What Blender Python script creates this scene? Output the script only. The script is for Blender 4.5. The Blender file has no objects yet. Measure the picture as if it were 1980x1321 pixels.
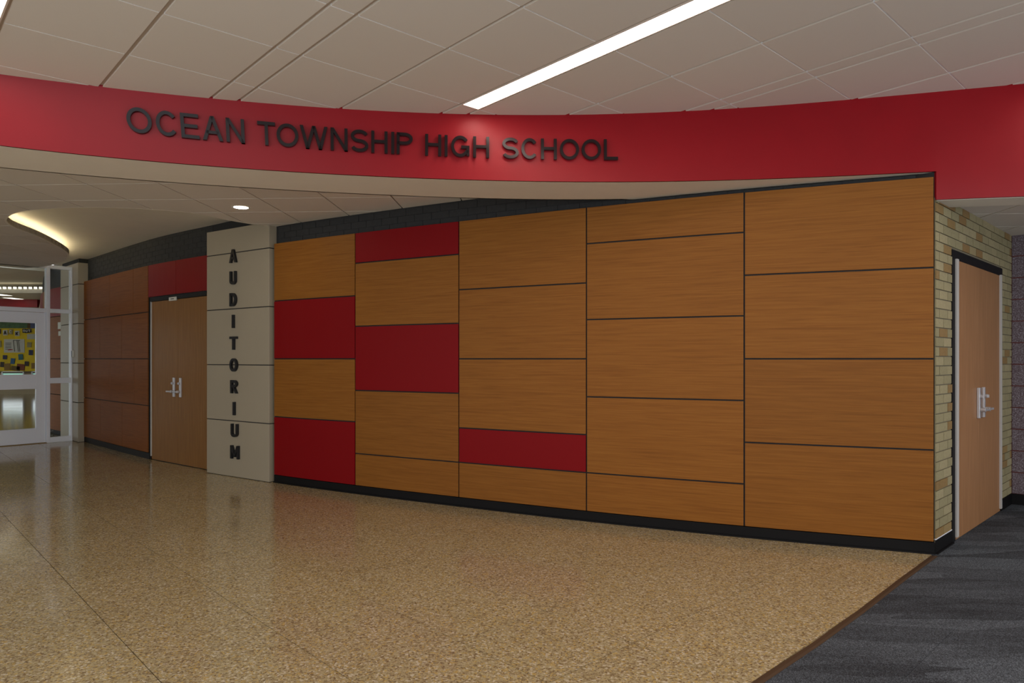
import bpy, math, random
import numpy as np
from mathutils import Vector
random.seed(7)
C = bpy.context.scene.collection
SC = bpy.context.scene

# ------------------------------------------------------------------ camera, world, exposure
CAM_H, F, CX, HY = 1.37, 1325.0, 990.0, 694.0
cam_d = bpy.data.cameras.new('camera'); cam = bpy.data.objects.new('camera', cam_d); C.objects.link(cam)
cam.location = (0, 0, CAM_H); cam.rotation_euler = (math.radians(90), 0, 0)
cam_d.sensor_width = 36.0; cam_d.lens = 36.0 * F / 1980.0
cam_d.shift_y = (HY - 660.5) / 1980.0
cam_d.clip_start = 0.05; cam_d.clip_end = 200
SC.camera = cam
SC.view_settings.view_transform = 'Standard'; SC.view_settings.look = 'None'
SC.view_settings.gamma = 1.0; SC.view_settings.exposure = 0.0; SC.view_settings.use_curve_mapping = False
world = bpy.data.worlds.new('world'); SC.world = world; world.use_nodes = True
bg = world.node_tree.nodes['Background']
bg.inputs[0].default_value = (0.94, 0.985, 1.04, 1); bg.inputs[1].default_value = 1.65
STRIP_E = 12        # ceiling strip diffusers
COVE_E = 13.0
DOWN_E = 50.0

def area_lamp(name, loc, rot, sx, sy, power, color):
    l = bpy.data.lights.new(name, 'AREA'); l.shape = 'RECTANGLE'; l.size = sx; l.size_y = sy
    l.energy = power; l.color = color
    o = bpy.data.objects.new(name, l); C.objects.link(o); o.location = loc; o.rotation_euler = rot
    return o

# ------------------------------------------------------------------ materials
def lin(r, g, b):
    f = lambda c: (c/255/12.92) if c/255 <= 0.04045 else ((c/255+0.055)/1.055)**2.4
    return (f(r), f(g), f(b), 1)
def mat(name, col, rough=0.5, metal=0.0, spec=0.5, emit=None, es=1.0, alpha=None):
    m = bpy.data.materials.new(name); m.use_nodes = True
    b = m.node_tree.nodes['Principled BSDF']
    b.inputs['Base Color'].default_value = col; b.inputs['Roughness'].default_value = rough
    b.inputs['Metallic'].default_value = metal; b.inputs['Specular IOR Level'].default_value = spec
    if emit: b.inputs['Emission Color'].default_value = emit; b.inputs['Emission Strength'].default_value = es
    return m
def N(m, t, **kw):
    n = m.node_tree.nodes.new(t)
    for k, v in kw.items(): setattr(n, k, v)
    return n
def L(m, a, b): m.node_tree.links.new(a, b)
def bsdf(m): return m.node_tree.nodes['Principled BSDF']
def ramp(m, stops):
    r = N(m, 'ShaderNodeValToRGB'); e = r.color_ramp.elements
    while len(e) < len(stops): e.new(0.5)
    for i, (p, c) in enumerate(stops): e[i].position = p; e[i].color = c
    return r
def coords(m, kind, scale, rot=(0, 0, 0)):
    tc = N(m, 'ShaderNodeTexCoord'); mp = N(m, 'ShaderNodeMapping')
    mp.inputs['Scale'].default_value = scale; mp.inputs['Rotation'].default_value = rot
    if kind == 'World':
        g = N(m, 'ShaderNodeNewGeometry'); L(m, g.outputs['Position'], mp.inputs[0])
    else: L(m, tc.outputs[kind], mp.inputs[0])
    return mp.outputs[0]
def noise(m, vec, sc, det=4, rough=0.6, dist=0.0):
    n = N(m, 'ShaderNodeTexNoise'); n.inputs['Scale'].default_value = sc; n.inputs['Detail'].default_value = det
    n.inputs['Roughness'].default_value = rough; n.inputs['Distortion'].default_value = dist
    L(m, vec, n.inputs['Vector']); return n.outputs['Fac']
def bump(m, h, strength, dist):
    b = N(m, 'ShaderNodeBump'); b.inputs['Strength'].default_value = strength; b.inputs['Distance'].default_value = dist
    L(m, h, b.inputs['Height']); L(m, b.outputs[0], bsdf(m).inputs['Normal'])
def mixc(m, fac, a, b, mode='MIX'):
    x = N(m, 'ShaderNodeMix', data_type='RGBA', blend_type=mode)
    for i, v in ((0, fac), (6, a), (7, b)):
        if hasattr(v, 'links'): L(m, v, x.inputs[i])
        elif i == 0: x.inputs[0].default_value = v
        else: x.inputs[i].default_value = v
    return x.outputs[2]

def wood(name, dark, mid, light, gscale, rough=0.42, vertical=False, per_obj=0.12):
    m = mat(name, mid, rough, spec=0.18)
    sc = (22, 0.55, 1) if vertical else (0.55, 22, 1)
    v = coords(m, 'UV', sc)
    n1 = noise(m, v, gscale, 6, 0.62, 0.6)
    sc2 = (95, 1.6, 1) if vertical else (1.6, 95, 1)
    n2 = noise(m, coords(m, 'UV', sc2), 2.2, 3, 0.6)
    r = ramp(m, [(0.30, dark), (0.5, mid), (0.72, light)]); L(m, n1, r.inputs[0])
    r2 = ramp(m, [(0.3, (0.80, 0.78, 0.76, 1)), (0.6, (1, 1, 1, 1))]); L(m, n2, r2.inputs[0])
    c = mixc(m, 0.9, r.outputs[0], r2.outputs[0], 'MULTIPLY')
    oi = N(m, 'ShaderNodeObjectInfo')
    r3 = ramp(m, [(0, (1-per_obj, 1-per_obj, 1-per_obj, 1)), (1, (1, 1, 1, 1))]); L(m, oi.outputs['Random'], r3.inputs[0])
    c = mixc(m, 1.0, c, r3.outputs[0], 'MULTIPLY')
    L(m, c, bsdf(m).inputs['Base Color'])
    return m
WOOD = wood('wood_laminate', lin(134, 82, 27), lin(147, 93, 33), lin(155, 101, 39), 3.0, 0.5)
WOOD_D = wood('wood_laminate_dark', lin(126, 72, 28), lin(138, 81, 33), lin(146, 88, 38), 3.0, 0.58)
WOOD_DOOR = wood('door_veneer', lin(132, 92, 46), lin(144, 101, 53), lin(154, 110, 60), 3.0, 0.45, True, 0.05)
WOOD_DOOR2 = wood('door_veneer_reddish', lin(152, 109, 72), lin(169, 123, 84), lin(182, 136, 96), 3.5, 0.45, True, 0.05)
RED = mat('red_laminate', lin(130, 3, 11), 0.5, spec=0.16)
def painted(name, col, rough, amt=0.05, sc=3.0):
    m = mat(name, col, rough)
    n = noise(m, coords(m, 'World', (1, 1, 1)), sc, 3)
    r = ramp(m, [(0.3, tuple(c*(1-amt) for c in col[:3])+(1,)), (0.7, tuple(min(1, c*(1+amt)) for c in col[:3])+(1,))])
    L(m, n, r.inputs[0]); L(m, r.outputs[0], bsdf(m).inputs['Base Color']); return m
FASCIA = painted('red_paint', lin(146, 14, 26), 0.42, 0.04); bsdf(FASCIA).inputs['Specular IOR Level'].default_value = 0.3
SOFFIT = painted('soffit_paint', lin(238, 229, 214), 0.8, 0.02)
TRAY = painted('tray_paint', lin(236, 229, 214), 0.85, 0.02)
def tilemat():
    m = mat('ceiling_tile', lin(228, 221, 210), 0.9)
    n = noise(m, coords(m, 'World', (1, 1, 1)), 160, 2)
    bump(m, n, 0.15, 0.002)
    oi = N(m, 'ShaderNodeObjectInfo'); r = ramp(m, [(0, lin(224, 216, 204)), (1, lin(230, 223, 212))])
    L(m, oi.outputs['Random'], r.inputs[0]); L(m, r.outputs[0], bsdf(m).inputs['Base Color']); return m
TILE = tilemat()
REVEAL = mat('reveal_shadow_grey', lin(132, 116, 102), 0.8); REVEAL_UP = mat('reveal_shadow_tan', lin(188, 171, 155), 0.8)  # recess shade between the ceiling tiles put into the backing colours
GRID = mat('ceiling_grid_metal', lin(214, 200, 186), 0.6); BARM = mat('white_grid_bar', lin(240, 243, 246), 0.5)
BACK = mat('black_reveal', lin(26, 24, 24), 0.7)
BASE = mat('black_rubber_base', lin(14, 13, 14), 0.55, spec=0.2)
BLACK = mat('black_frame', lin(10, 11, 15), 0.5, spec=0.25)
BEIGE = painted('beige_cladding', lin(165, 154, 133), 0.5, 0.02, 2)
DBRICK = painted('dark_painted_brick', lin(44, 45, 46), 0.75, 0.15, 30)
DMORT = mat('dark_mortar', lin(44, 45, 46), 0.9)
ALU = mat('white_aluminium', lin(240, 244, 252), 0.4)
GUARD = mat('satin_aluminium', lin(196, 193, 188), 0.5)
SILVER = mat('brushed_nickel', lin(205, 205, 208), 0.38, 0.55)
LETTER = mat('dark_bronze_letter', lin(36, 29, 31), 0.22, 0.0, spec=0.22)
LETTER2 = mat('black_letter', lin(24, 25, 30), 0.4)
MORTAR = mat('mortar', lin(120, 112, 92), 0.9)
MORTAR_R = mat('red_mortar', lin(104, 58, 56), 0.9)
WHITE = mat('white_paper', lin(215, 215, 205), 0.7)
DARKT = mat('dark_ink', lin(40, 42, 46), 0.7)
def emat(name, col, s): return mat(name, (0.8, 0.8, 0.8, 1), 0.5, emit=col, es=s)
STRIP = emat('strip_diffuser', (1.0, 0.80, 0.70, 1), STRIP_E)
COVE = emat('cove_tape', (1.0, 0.88, 0.58, 1), COVE_E)
DOWNL = emat('downlight_lens', (1.0, 0.86, 0.68, 1), DOWN_E)
DAYL = emat('daylight_glazing', (0.9, 0.95, 1.0, 1), 1.3)
DOWNL2 = emat('square_light_lens', (1.0, 0.9, 0.75, 1), 3.0)

def terrazzo():
    m = mat('terrazzo', lin(150, 122, 84), 0.16, spec=0.5)
    v = coords(m, 'World', (1, 1, 1))
    vo = N(m, 'ShaderNodeTexVoronoi'); vo.inputs['Scale'].default_value = 105; L(m, v, vo.inputs['Vector'])
    sep = N(m, 'ShaderNodeSeparateColor'); L(m, vo.outputs['Color'], sep.inputs[0])
    r = ramp(m, [(0.0, lin(112, 90, 66)), (0.16, lin(154, 138, 102)), (0.38, lin(180, 168, 128)),
                 (0.58, lin(202, 172, 96)), (0.70, lin(186, 174, 140)), (0.90, lin(222, 214, 194))])
    r.color_ramp.interpolation = 'CONSTANT'
    L(m, sep.outputs[0], r.inputs[0])
    v2 = N(m, 'ShaderNodeTexVoronoi'); v2.inputs['Scale'].default_value = 230; L(m, v, v2.inputs['Vector'])
    s2 = N(m, 'ShaderNodeSeparateColor'); L(m, v2.outputs['Color'], s2.inputs[0])
    r2 = ramp(m, [(0.0, lin(134, 110, 76)), (0.3, lin(172, 158, 122)), (0.75, lin(198, 184, 148))])
    r2.color_ramp.interpolation = 'CONSTANT'; L(m, s2.outputs[0], r2.inputs[0])
    c = mixc(m, 0.4, r.outputs[0], r2.outputs[0])
    n = noise(m, v, 1.6, 3)
    r3 = ramp(m, [(0.3, (0.93, 0.93, 0.92, 1)), (0.7, (1, 1, 1, 1))]); L(m, n, r3.inputs[0])
    c = mixc(m, 1.0, c, r3.outputs[0], 'MULTIPLY')
    oi = N(m, 'ShaderNodeObjectInfo'); r4 = ramp(m, [(0, (0.95, 0.95, 0.95, 1)), (1, (1, 1, 1, 1))])
    L(m, oi.outputs['Random'], r4.inputs[0]); c = mixc(m, 1.0, c, r4.outputs[0], 'MULTIPLY')
    L(m, c, bsdf(m).inputs['Base Color'])
    rr = N(m, 'ShaderNodeMapRange'); L(m, n, rr.inputs[0]); rr.inputs[3].default_value = 0.08; rr.inputs[4].default_value = 0.15
    L(m, rr.outputs[0], bsdf(m).inputs['Roughness'])
    return m
TERR = terrazzo()
DIVID = mat('zinc_divider', lin(120, 112, 96), 0.4)
def carpet():
    m = mat('carpet_pile', lin(52, 54, 55), 1.0, spec=0.1)
    rz = math.radians(-46.3)
    v = coords(m, 'World', (1, 1, 1), (0, 0, rz))
    fine = noise(m, v, 190, 2, 0.8)
    va = coords(m, 'World', (1.3, 7.5, 1), (0, 0, math.radians(-43.7)))
    vo = N(m, 'ShaderNodeTexVoronoi'); vo.inputs['Scale'].default_value = 1.0; vo.distance = 'CHEBYCHEV'; vo.inputs['Randomness'].default_value = 0.8
    L(m, va, vo.inputs['Vector'])
    s = N(m, 'ShaderNodeSeparateColor'); L(m, vo.outputs['Color'], s.inputs[0])
    nb = noise(m, va, 1.2, 3)
    add = N(m, 'ShaderNodeMath', operation='ADD'); L(m, s.outputs[0], add.inputs[0]); L(m, nb, add.inputs[1])
    r = ramp(m, [(0.35, lin(60, 62, 66)), (0.95, lin(90, 95, 101))]); 
    mu = N(m, 'ShaderNodeMath', operation='MULTIPLY'); mu.inputs[1].default_value = 0.75; L(m, add.outputs[0], mu.inputs[0]); L(m, mu.outputs[0], r.inputs[0])
    r2 = ramp(m, [(0.38, (0.42, 0.42, 0.42, 1)), (0.52, (0.9, 0.9, 0.9, 1)), (0.66, (1.9, 2.0, 2.05, 1))]); L(m, fine, r2.inputs[0])
    L(m, mixc(m, 1.0, r.outputs[0], r2.outputs[0], 'MULTIPLY'), bsdf(m).inputs['Base Color'])
    bump(m, fine, 0.6, 0.004)
    return m
CARPET = carpet()
RUBBER = mat('brown_rubber', lin(80, 62, 46), 0.6, spec=0.3)
def brickmat(name, stops, sc=60, b=0.3):
    m = mat(name, stops[0][1], 0.7)
    oi = N(m, 'ShaderNodeObjectInfo'); r = ramp(m, stops); L(m, oi.outputs['Random'], r.inputs[0])
    v = coords(m, 'World', (1, 1, 1)); n = noise(m, v, sc, 4, 0.7)
    r2 = ramp(m, [(0.3, (0.84, 0.83, 0.80, 1)), (0.65, (1.05, 1.05, 1.03, 1))]); L(m, n, r2.inputs[0])
    L(m, mixc(m, 1.0, r.outputs[0], r2.outputs[0], 'MULTIPLY'), bsdf(m).inputs['Base Color'])
    bump(m, n, b, 0.004); return m
BRICK = brickmat('tan_glazed_brick', [(0.0, lin(150, 141, 106)), (0.5, lin(160, 150, 114)), (0.84, lin(168, 156, 120)), (0.86, lin(148, 122, 74)), (1.0, lin(142, 112, 68))])
def blockmat():
    m = mat('splitface_block', lin(92, 76, 80), 0.9)
    v = coords(m, 'World', (1, 1, 1)); n = noise(m, v, 110, 4, 0.75)
    r = ramp(m, [(0.35, lin(84, 68, 74)), (0.52, lin(112, 98, 104)), (0.66, lin(168, 164, 174))]); L(m, n, r.inputs[0])
    L(m, r.outputs[0], bsdf(m).inputs['Base Color']); bump(m, n, 0.6, 0.006); return m
BLOCK = blockmat()
def glass():
    m = bpy.data.materials.new('clear_glass'); m.use_nodes = True; nt = m.node_tree
    for n in list(nt.nodes):
        if n.type != 'OUTPUT_MATERIAL': nt.nodes.remove(n)
    out = nt.nodes['Material Output']
    tr = nt.nodes.new('ShaderNodeBsdfTransparent'); tr.inputs[0].default_value = (0.86, 0.88, 0.87, 1)
    gl = nt.nodes.new('ShaderNodeBsdfGlossy'); gl.inputs['Roughness'].default_value = 0.02
    fr = nt.nodes.new('ShaderNodeFresnel'); fr.inputs[0].default_value = 1.45
    mx = nt.nodes.new('ShaderNodeMixShader')
    L(m, fr.outputs[0], mx.inputs[0]); L(m, tr.outputs[0], mx.inputs[1]); L(m, gl.outputs[0], mx.inputs[2]); L(m, mx.outputs[0], out.inputs[0])
    return m
GLASS = glass()

# ------------------------------------------------------------------ mesh helpers
class MB:
    def __init__(s): s.v = []; s.f = []; s.uv = []
    def poly(s, pts, uvs=None):
        i = len(s.v); s.v += [tuple(p) for p in pts]; s.f.append(tuple(range(i, i+len(pts)))); s.uv.append(uvs)
    def hexa(s, b, t, uv=False):
        """b, t: 4 bottom and 4 top points in the same turn"""
        i = len(s.v); s.v += [tuple(p) for p in b] + [tuple(p) for p in t]
        for f in ((3, 2, 1, 0), (4, 5, 6, 7), (0, 1, 5, 4), (1, 2, 6, 5), (2, 3, 7, 6), (3, 0, 4, 7)):
            s.f.append(tuple(i+k for k in f)); s.uv.append(None)
    def prism(s, pts2, za, zb):
        """pts2: xy polygon; za/zb: numbers or functions of (x, y)"""
        ga = za if callable(za) else (lambda x, y: za); gb = zb if callable(zb) else (lambda x, y: zb)
        n = len(pts2); i = len(s.v)
        s.v += [(x, y, ga(x, y)) for x, y in pts2] + [(x, y, gb(x, y)) for x, y in pts2]
        s.f.append(tuple(range(i+n-1, i-1, -1))); s.f.append(tuple(range(i+n, i+2*n)))
        for k in range(n): s.f.append((i+k, i+(k+1) % n, i+n+(k+1) % n, i+n+k))
        s.uv += [None]*(n+2)
    def build(s, name, m, parent=None, kind=None, label=None, cat=None, group=None, smooth=False, bevel=0, uvf=None, recalc=True):
        me = bpy.data.meshes.new(name); me.from_pydata(s.v, [], s.f); me.update()
        if uvf:
            ul = me.uv_layers.new(name='UVMap')
            for lp in me.loops: ul.data[lp.index].uv = uvf(*me.vertices[lp.vertex_index].co)
        if recalc:
            import bmesh
            bm = bmesh.new(); bm.from_mesh(me); bmesh.ops.recalc_face_normals(bm, faces=bm.faces); bm.to_mesh(me); bm.free()
        me.materials.append(m)
        if smooth:
            for p in me.polygons: p.use_smooth = True
        o = bpy.data.objects.new(name, me); C.objects.link(o)
        if parent: o.parent = parent
        if bevel:
            b = o.modifiers.new('bevel', 'BEVEL'); b.width = bevel; b.segments = 2; b.limit_method = 'ANGLE'
        tag(o, label, cat, group, kind); return o
def tag(o, label=None, cat=None, group=None, kind=None):
    for k, v in (('label', label), ('category', cat), ('group', group), ('kind', kind)):
        if v: o[k] = v
    return o
def empty(name, loc=(0, 0, 0), **kw):
    o = bpy.data.objects.new(name, None); C.objects.link(o); o.location = loc; o.empty_display_size = 0.1
    bpy.context.view_layer.update()
    return tag(o, **kw)
def root(name, loc, **kw):
    """an Empty at loc; children keep world-space meshes through an inverse offset"""
    o = empty(name, loc, **kw); return o
def put(o, r):
    """parent o (world-space mesh) to r"""
    o.parent = r; o.matrix_parent_inverse = r.matrix_world.inverted(); return o

class Curve:
    """a smooth plan curve through points, by arc length; outward normal on the lobby side"""
    def __init__(s, pts, sub=24):
        P = [np.array(p, float) for p in pts]
        P = [2*P[0]-P[1]] + P + [2*P[-1]-P[-2]]
        out = []
        for i in range(1, len(P)-2):
            for k in range(sub):
                t = k/sub; a, b, c, d = P[i-1], P[i], P[i+1], P[i+2]
                out.append(0.5*((2*b)+(c-a)*t+(2*a-5*b+4*c-d)*t*t+(3*b-a-3*c+d)*t**3))
        out.append(P[-2]); s.p = np.array(out)
        s.s = np.concatenate([[0], np.cumsum(np.hypot(*np.diff(s.p, axis=0).T))]); s.len = s.s[-1]
    def at(s, q, d=0.0):
        q2 = min(max(q, 0), s.len)
        x = np.interp(q2, s.s, s.p[:, 0]); y = np.interp(q2, s.s, s.p[:, 1]); t = s.tan(q2)
        e = q-q2
        return (x+t[0]*e+t[1]*d, y+t[1]*e-t[0]*d)
    def tan(s, q):
        e = 0.05; a, b = max(q-e, 0), min(q+e, s.len)
        v = np.array([np.interp(b, s.s, s.p[:, 0])-np.interp(a, s.s, s.p[:, 0]), np.interp(b, s.s, s.p[:, 1])-np.interp(a, s.s, s.p[:, 1])])
        return v/np.hypot(*v)
    def at_ratio(s, r):
        """arc length where x / y = r (measured bearing from the survey point)"""
        q = s.p[:, 0]-r*s.p[:, 1]
        for i in range(len(q)-1):
            if q[i] <= 0 <= q[i+1] or q[i] >= 0 >= q[i+1]:
                f = q[i]/(q[i]-q[i+1]) if q[i] != q[i+1] else 0
                return s.s[i]+f*(s.s[i+1]-s.s[i])
        raise ValueError(r)
def bear(px): return (px-CX)/F
def cslab(mb, cv, s0, s1, z0, z1, d0, d1, n=6):
    """slab that follows a curve between arc lengths, heights and outward offsets"""
    i0 = len(mb.v)
    for k in range(n+1):
        q = s0+(s1-s0)*k/n; a = cv.at(q, d0); b = cv.at(q, d1)
        za, zb = (z0(q) if callable(z0) else z0), (z1(q) if callable(z1) else z1)
        mb.v += [(a[0], a[1], za), (b[0], b[1], za), (b[0], b[1], zb), (a[0], a[1], zb)]
    for k in range(n):
        i = i0+4*k
        for a, b in ((0, 1), (1, 2), (2, 3), (3, 0)): mb.f.append((i+a, i+b, i+4+b, i+4+a)); mb.uv.append(None)
    mb.f.append((i0+3, i0+2, i0+1, i0)); e = i0+4*n; mb.f.append((e, e+1, e+2, e+3)); mb.uv += [None, None]
def clip(subject, convex, amin=2e-3):
    """Sutherland-Hodgman; convex is counter-clockwise"""
    out = list(subject)
    for i in range(len(convex)):
        a, b = convex[i], convex[(i+1) % len(convex)]
        side = lambda p: (b[0]-a[0])*(p[1]-a[1])-(b[1]-a[1])*(p[0]-a[0])
        src, out = out, []
        for k in range(len(src)):
            p, q = src[k-1], src[k]; sp, sq = side(p), side(q)
            if (sp >= 0) != (sq >= 0):
                t = sp/(sp-sq); out.append((p[0]+(q[0]-p[0])*t, p[1]+(q[1]-p[1])*t))
            if sq >= 0: out.append(q)
        if len(out) < 3: return []
    res = []
    for p in out:
        if not res or math.hypot(p[0]-res[-1][0], p[1]-res[-1][1]) > 1e-4: res.append(p)
    if len(res) > 2 and math.hypot(res[0][0]-res[-1][0], res[0][1]-res[-1][1]) < 1e-4: res.pop()
    return res if len(res) > 2 and abs(parea(res)) > amin else []
def inside(poly, x, y):
    c = False
    for i in range(len(poly)):
        (x0, y0), (x1, y1) = poly[i-1], poly[i]
        if (y0 > y) != (y1 > y) and x < (x1-x0)*(y-y0)/(y1-y0)+x0: c = not c
    return c
def parea(p): return 0.5*sum(p[i-1][0]*p[i][1]-p[i][0]*p[i-1][1] for i in range(len(p)))
def unbridge(p, cell):
    """split a clipped polygon where it runs out and back along one side of its cell"""
    n = len(p)
    for e in range(len(cell)):
        a, b = cell[e-1], cell[e]; L_ = math.hypot(b[0]-a[0], b[1]-a[1]); ux, uy = (b[0]-a[0])/L_, (b[1]-a[1])/L_
        on = []
        for i in range(n):
            q, r = p[i], p[(i+1) % n]
            if abs((q[0]-a[0])*uy-(q[1]-a[1])*ux) < 1e-5 and abs((r[0]-a[0])*uy-(r[1]-a[1])*ux) < 1e-5:
                on.append((i, (q[0]-a[0])*ux+(q[1]-a[1])*uy, (r[0]-a[0])*ux+(r[1]-a[1])*uy))
        for x in range(len(on)):
            for y in range(x+1, len(on)):
                i, i0, i1 = on[x]; j, j0, j1 = on[y]
                if (i1-i0)*(j1-j0) < 0 and min(max(i0, i1), max(j0, j1))-max(min(i0, i1), min(j0, j1)) > 1e-4:
                    out = []
                    for part in (p[i+1:j+1], p[j+1:]+p[:i+1]):
                        if len(part) > 2 and abs(parea(part)) > 2e-4: out += unbridge(part, cell)
                    return out
    return [p]
def grid_tiles(region, A, B, acuts, bcuts, gap, gapb=None):
    """clip a region by the cells of a grid with axes A, B; yields polygons"""
    g = gap/2; h = (gapb if gapb is not None else gap)/2
    for a0, a1 in zip(acuts[:-1], acuts[1:]):
        for b0, b1 in zip(bcuts[:-1], bcuts[1:]):
            c = [(a*A[0]+b*B[0], a*A[1]+b*B[1]) for a, b in ((a0+g, b0+h), (a1-g, b0+h), (a1-g, b1-h), (a0+g, b1-h))]
            if parea(c) < 0: c.reverse()
            p = clip(region, c, 4e-4)
            if p:
                for q in unbridge(p, c): yield (a0, a1, b0, b1), q

# ------------------------------------------------------------------ plan of the place
Z_LOW, Z_TRAY, Z_SOF, Z_COR, Z_SOF2 = 2.85, 3.02, 2.68, 2.53, 2.483
PANEL_B, PANEL_T = 0.083, 2.65
WALL = Curve([(-18.3, 26.5), (-13.0, 18.8), (-10.9, 15.8), (-9.2, 13.4), (-8.45, 12.55), (-7.8, 11.97), (-7.06, 11.30), (-4.99, 9.38),
              (-3.75, 8.42), (-2.645, 7.60), (-1.579, 6.95), (-0.484, 6.35), (0.640, 5.77), (1.790, 5.247), (2.953, 4.796)])
S_END = WALL.len
def sp(px): return WALL.at_ratio(bear(px))
up = lambda x, y: 3.175+0.030*x            # the upper tile ceiling rises slightly to the right
def plane_pt(px, py, z): D = (z-CAM_H)*F/(HY-py); return (bear(px)*D, D)
# fascia, bottom and top lines
fb = [plane_pt(x, y, Z_SOF) for x, y in ((0, 281), (177, 300), (220, 305), (450, 324), (720, 339.6), (850, 345.8), (993, 349.8), (1135, 351.2), (1260, 350.3), (1350, 348.8), (1500, 345.4), (1650, 339.2), (1803, 331))] + [(3.50, 4.69)]
fbp = np.polyfit([p[0] for p in fb], [p[1] for p in fb], 5)
def top_pt(px, py):
    # solve for the point of the sloping ceiling seen at this bearing
    b = bear(px); k = (HY-py)/F
    D = (3.175-CAM_H)/(k-0.030*b); return (b*D, D)
ft = [top_pt(x, y) for x, y in ((0, 143), (199.5, 166.7), (411.6, 191), (625, 208), (858.6, 219.7), (1000, 222), (1191, 221), (1424, 210), (1641, 192.8), (1867, 173), (1980, 162.5))]
ftp = np.polyfit([p[0] for p in ft], [p[1] for p in ft], 5)
def fline(poly, x, lo=-3.1, hi=3.5):
    xc = min(max(x, lo), hi); y = np.polyval(poly, xc)
    return y+np.polyval(np.polyder(poly), xc)*(x-xc)
XS = list(np.linspace(-5.6, 5.6, 113)); XK = 2.962
XS = sorted([x for x in XS if abs(x-XK) > 0.02]+[XK])
FB = [(x, fline(fbp, x)) for x in XS]; FT = [(x, fline(ftp, x)) for x in XS]
FASC = Curve([(x, y) for x, y in FB[::3]], 6)
# back edge of the soffit
sb = [plane_pt(x, y, Z_SOF) for x, y in ((0, 324.7), (150, 338.5), (297, 351), (500, 365), (613, 371.5), (752.5, 378), (920.7, 383.8), (1135, 387), (1210, 385.5))]
sbp = np.polyfit([p[0] for p in sb], [p[1] for p in sb], 4)

TH = math.radians(46.3); GA = (math.sin(TH), math.cos(TH)); GB = (-math.cos(TH), math.sin(TH))
cornerK = (2.966, 4.800)
BA = math.radians(46.4); BD = (math.sin(BA), math.cos(BA)); BN = (BD[1], -BD[0])   # brick wall direction, outward normal
BLEN = 2.41
def bw(t, d=0.0): return (cornerK[0]+BD[0]*t+BN[0]*d, cornerK[1]+BD[1]*t+BN[1]*d)
inner = bw(BLEN)
def bt(px):
    r = bear(px); return (r*cornerK[1]-cornerK[0])/(BD[0]-r*BD[1])

# ------------------------------------------------------------------ floor
mb = MB(); mb.prism([(-32, -0.6), (10, -0.6), (10, 12), (-4, 30), (-32, 30)], -0.12, -0.012)
floor = mb.build('floor', DIVID, kind='structure', label='tan terrazzo floor running up to the dark grey carpet')
# carpet edge: a straight line from in front of the camera to the wall corner
ce = [(-0.62, 1.29), (1.009, 2.895), (1.446, 3.303), (1.872, 3.72), (2.45, 4.306), (2.915, 4.765)]
k0 = (cornerK[0]-0.005, cornerK[1]+0.02)
wall_line = [WALL.at(q, -0.02) for q in np.linspace(sp(-10+CX*0+100), S_END, 60)]
wl = [WALL.at(q, -0.02) for q in np.linspace(WALL.at_ratio(bear(130)), S_END, 60)]
terr_region = [(-9.6, -0.6), (-2.5, -0.6)] + ce + [k0] + wl[::-1] + [(-9.6, 13.4)]
if parea(terr_region) < 0: terr_region.reverse()
ac = [0.93+0.59*k for k in range(-22, 12)]; bc = [1.985+0.59*k for k in range(-12, 30)]
rest = MB(); tiles = []
for cell, p in grid_tiles(terr_region, GA, GB, ac, bc, 0.004):
    cx = sum(q[0] for q in p)/len(p); cy = sum(q[1] for q in p)/len(p)
    seen = cy > 2.2 and abs(cx)/cy < 0.95
    (tiles if seen else [rest]).append(p) if seen else rest.prism(p, -0.012, 0.0)
for p in tiles:
    t = MB(); t.prism(p, -0.012, 0.0); t.build('terrazzo_tile', TERR, floor)
rest.build('outer_terrazzo', TERR, floor, kind='stuff')
t = MB(); t.prism([(-32, 30), (-32, -0.6), (-9.602, -0.6), (-9.602, 13.4), (-9.3, 13.7), (-13.0, 19.2), (-18.0, 26.8), (-18, 30)], -0.012, 0.0)
t.build('corridor_terrazzo', TERR, floor)
# carpet tiles
off = lambda p, d: (p[0]+BN[0]*d, p[1]+BN[1]*d)
ceo = [off(p, 0.04) for p in ce]
car_region = [(-2.45, -0.6), ceo[0]] + ceo[1:] + [bw(-0.01, -0.06), bw(BLEN+0.1, -0.06), (inner[0]+3.0, inner[1]-2.9), (6.5, -0.6)]
if parea(car_region) < 0: car_region.reverse()
ac2 = [0.2+0.61*k for k in range(-8, 18)]; bc2 = [0.35+0.61*k for k in range(-16, 12)]
for cell, p in grid_tiles(car_region, GA, GB, ac2, bc2, 0.0015):
    t = MB(); t.prism(p, -0.012, 0.002+random.uniform(0, 0.0006)); t.build('carpet_tile', CARPET, floor)
t = MB()
for a, b in zip(ce[:-1], ce[1:]):
    a2, b2 = off(a, 0.04), off(b, 0.04); am, bm_ = off(a, 0.026), off(b, 0.026)
    t.hexa([(*a, -0.01), (*b, -0.01), (*bm_, -0.01), (*am, -0.01)], [(*a, 0.001), (*b, 0.001), (*bm_, 0.006), (*am, 0.006)])
    t.hexa([(*am, -0.01), (*bm_, -0.01), (*b2, -0.01), (*a2, -0.01)], [(*am, 0.006), (*bm_, 0.006), (*b2, 0.004), (*a2, 0.004)])
t.build('trim_1', RUBBER, kind='structure', label='brown rubber strip between terrazzo and carpet')

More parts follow.
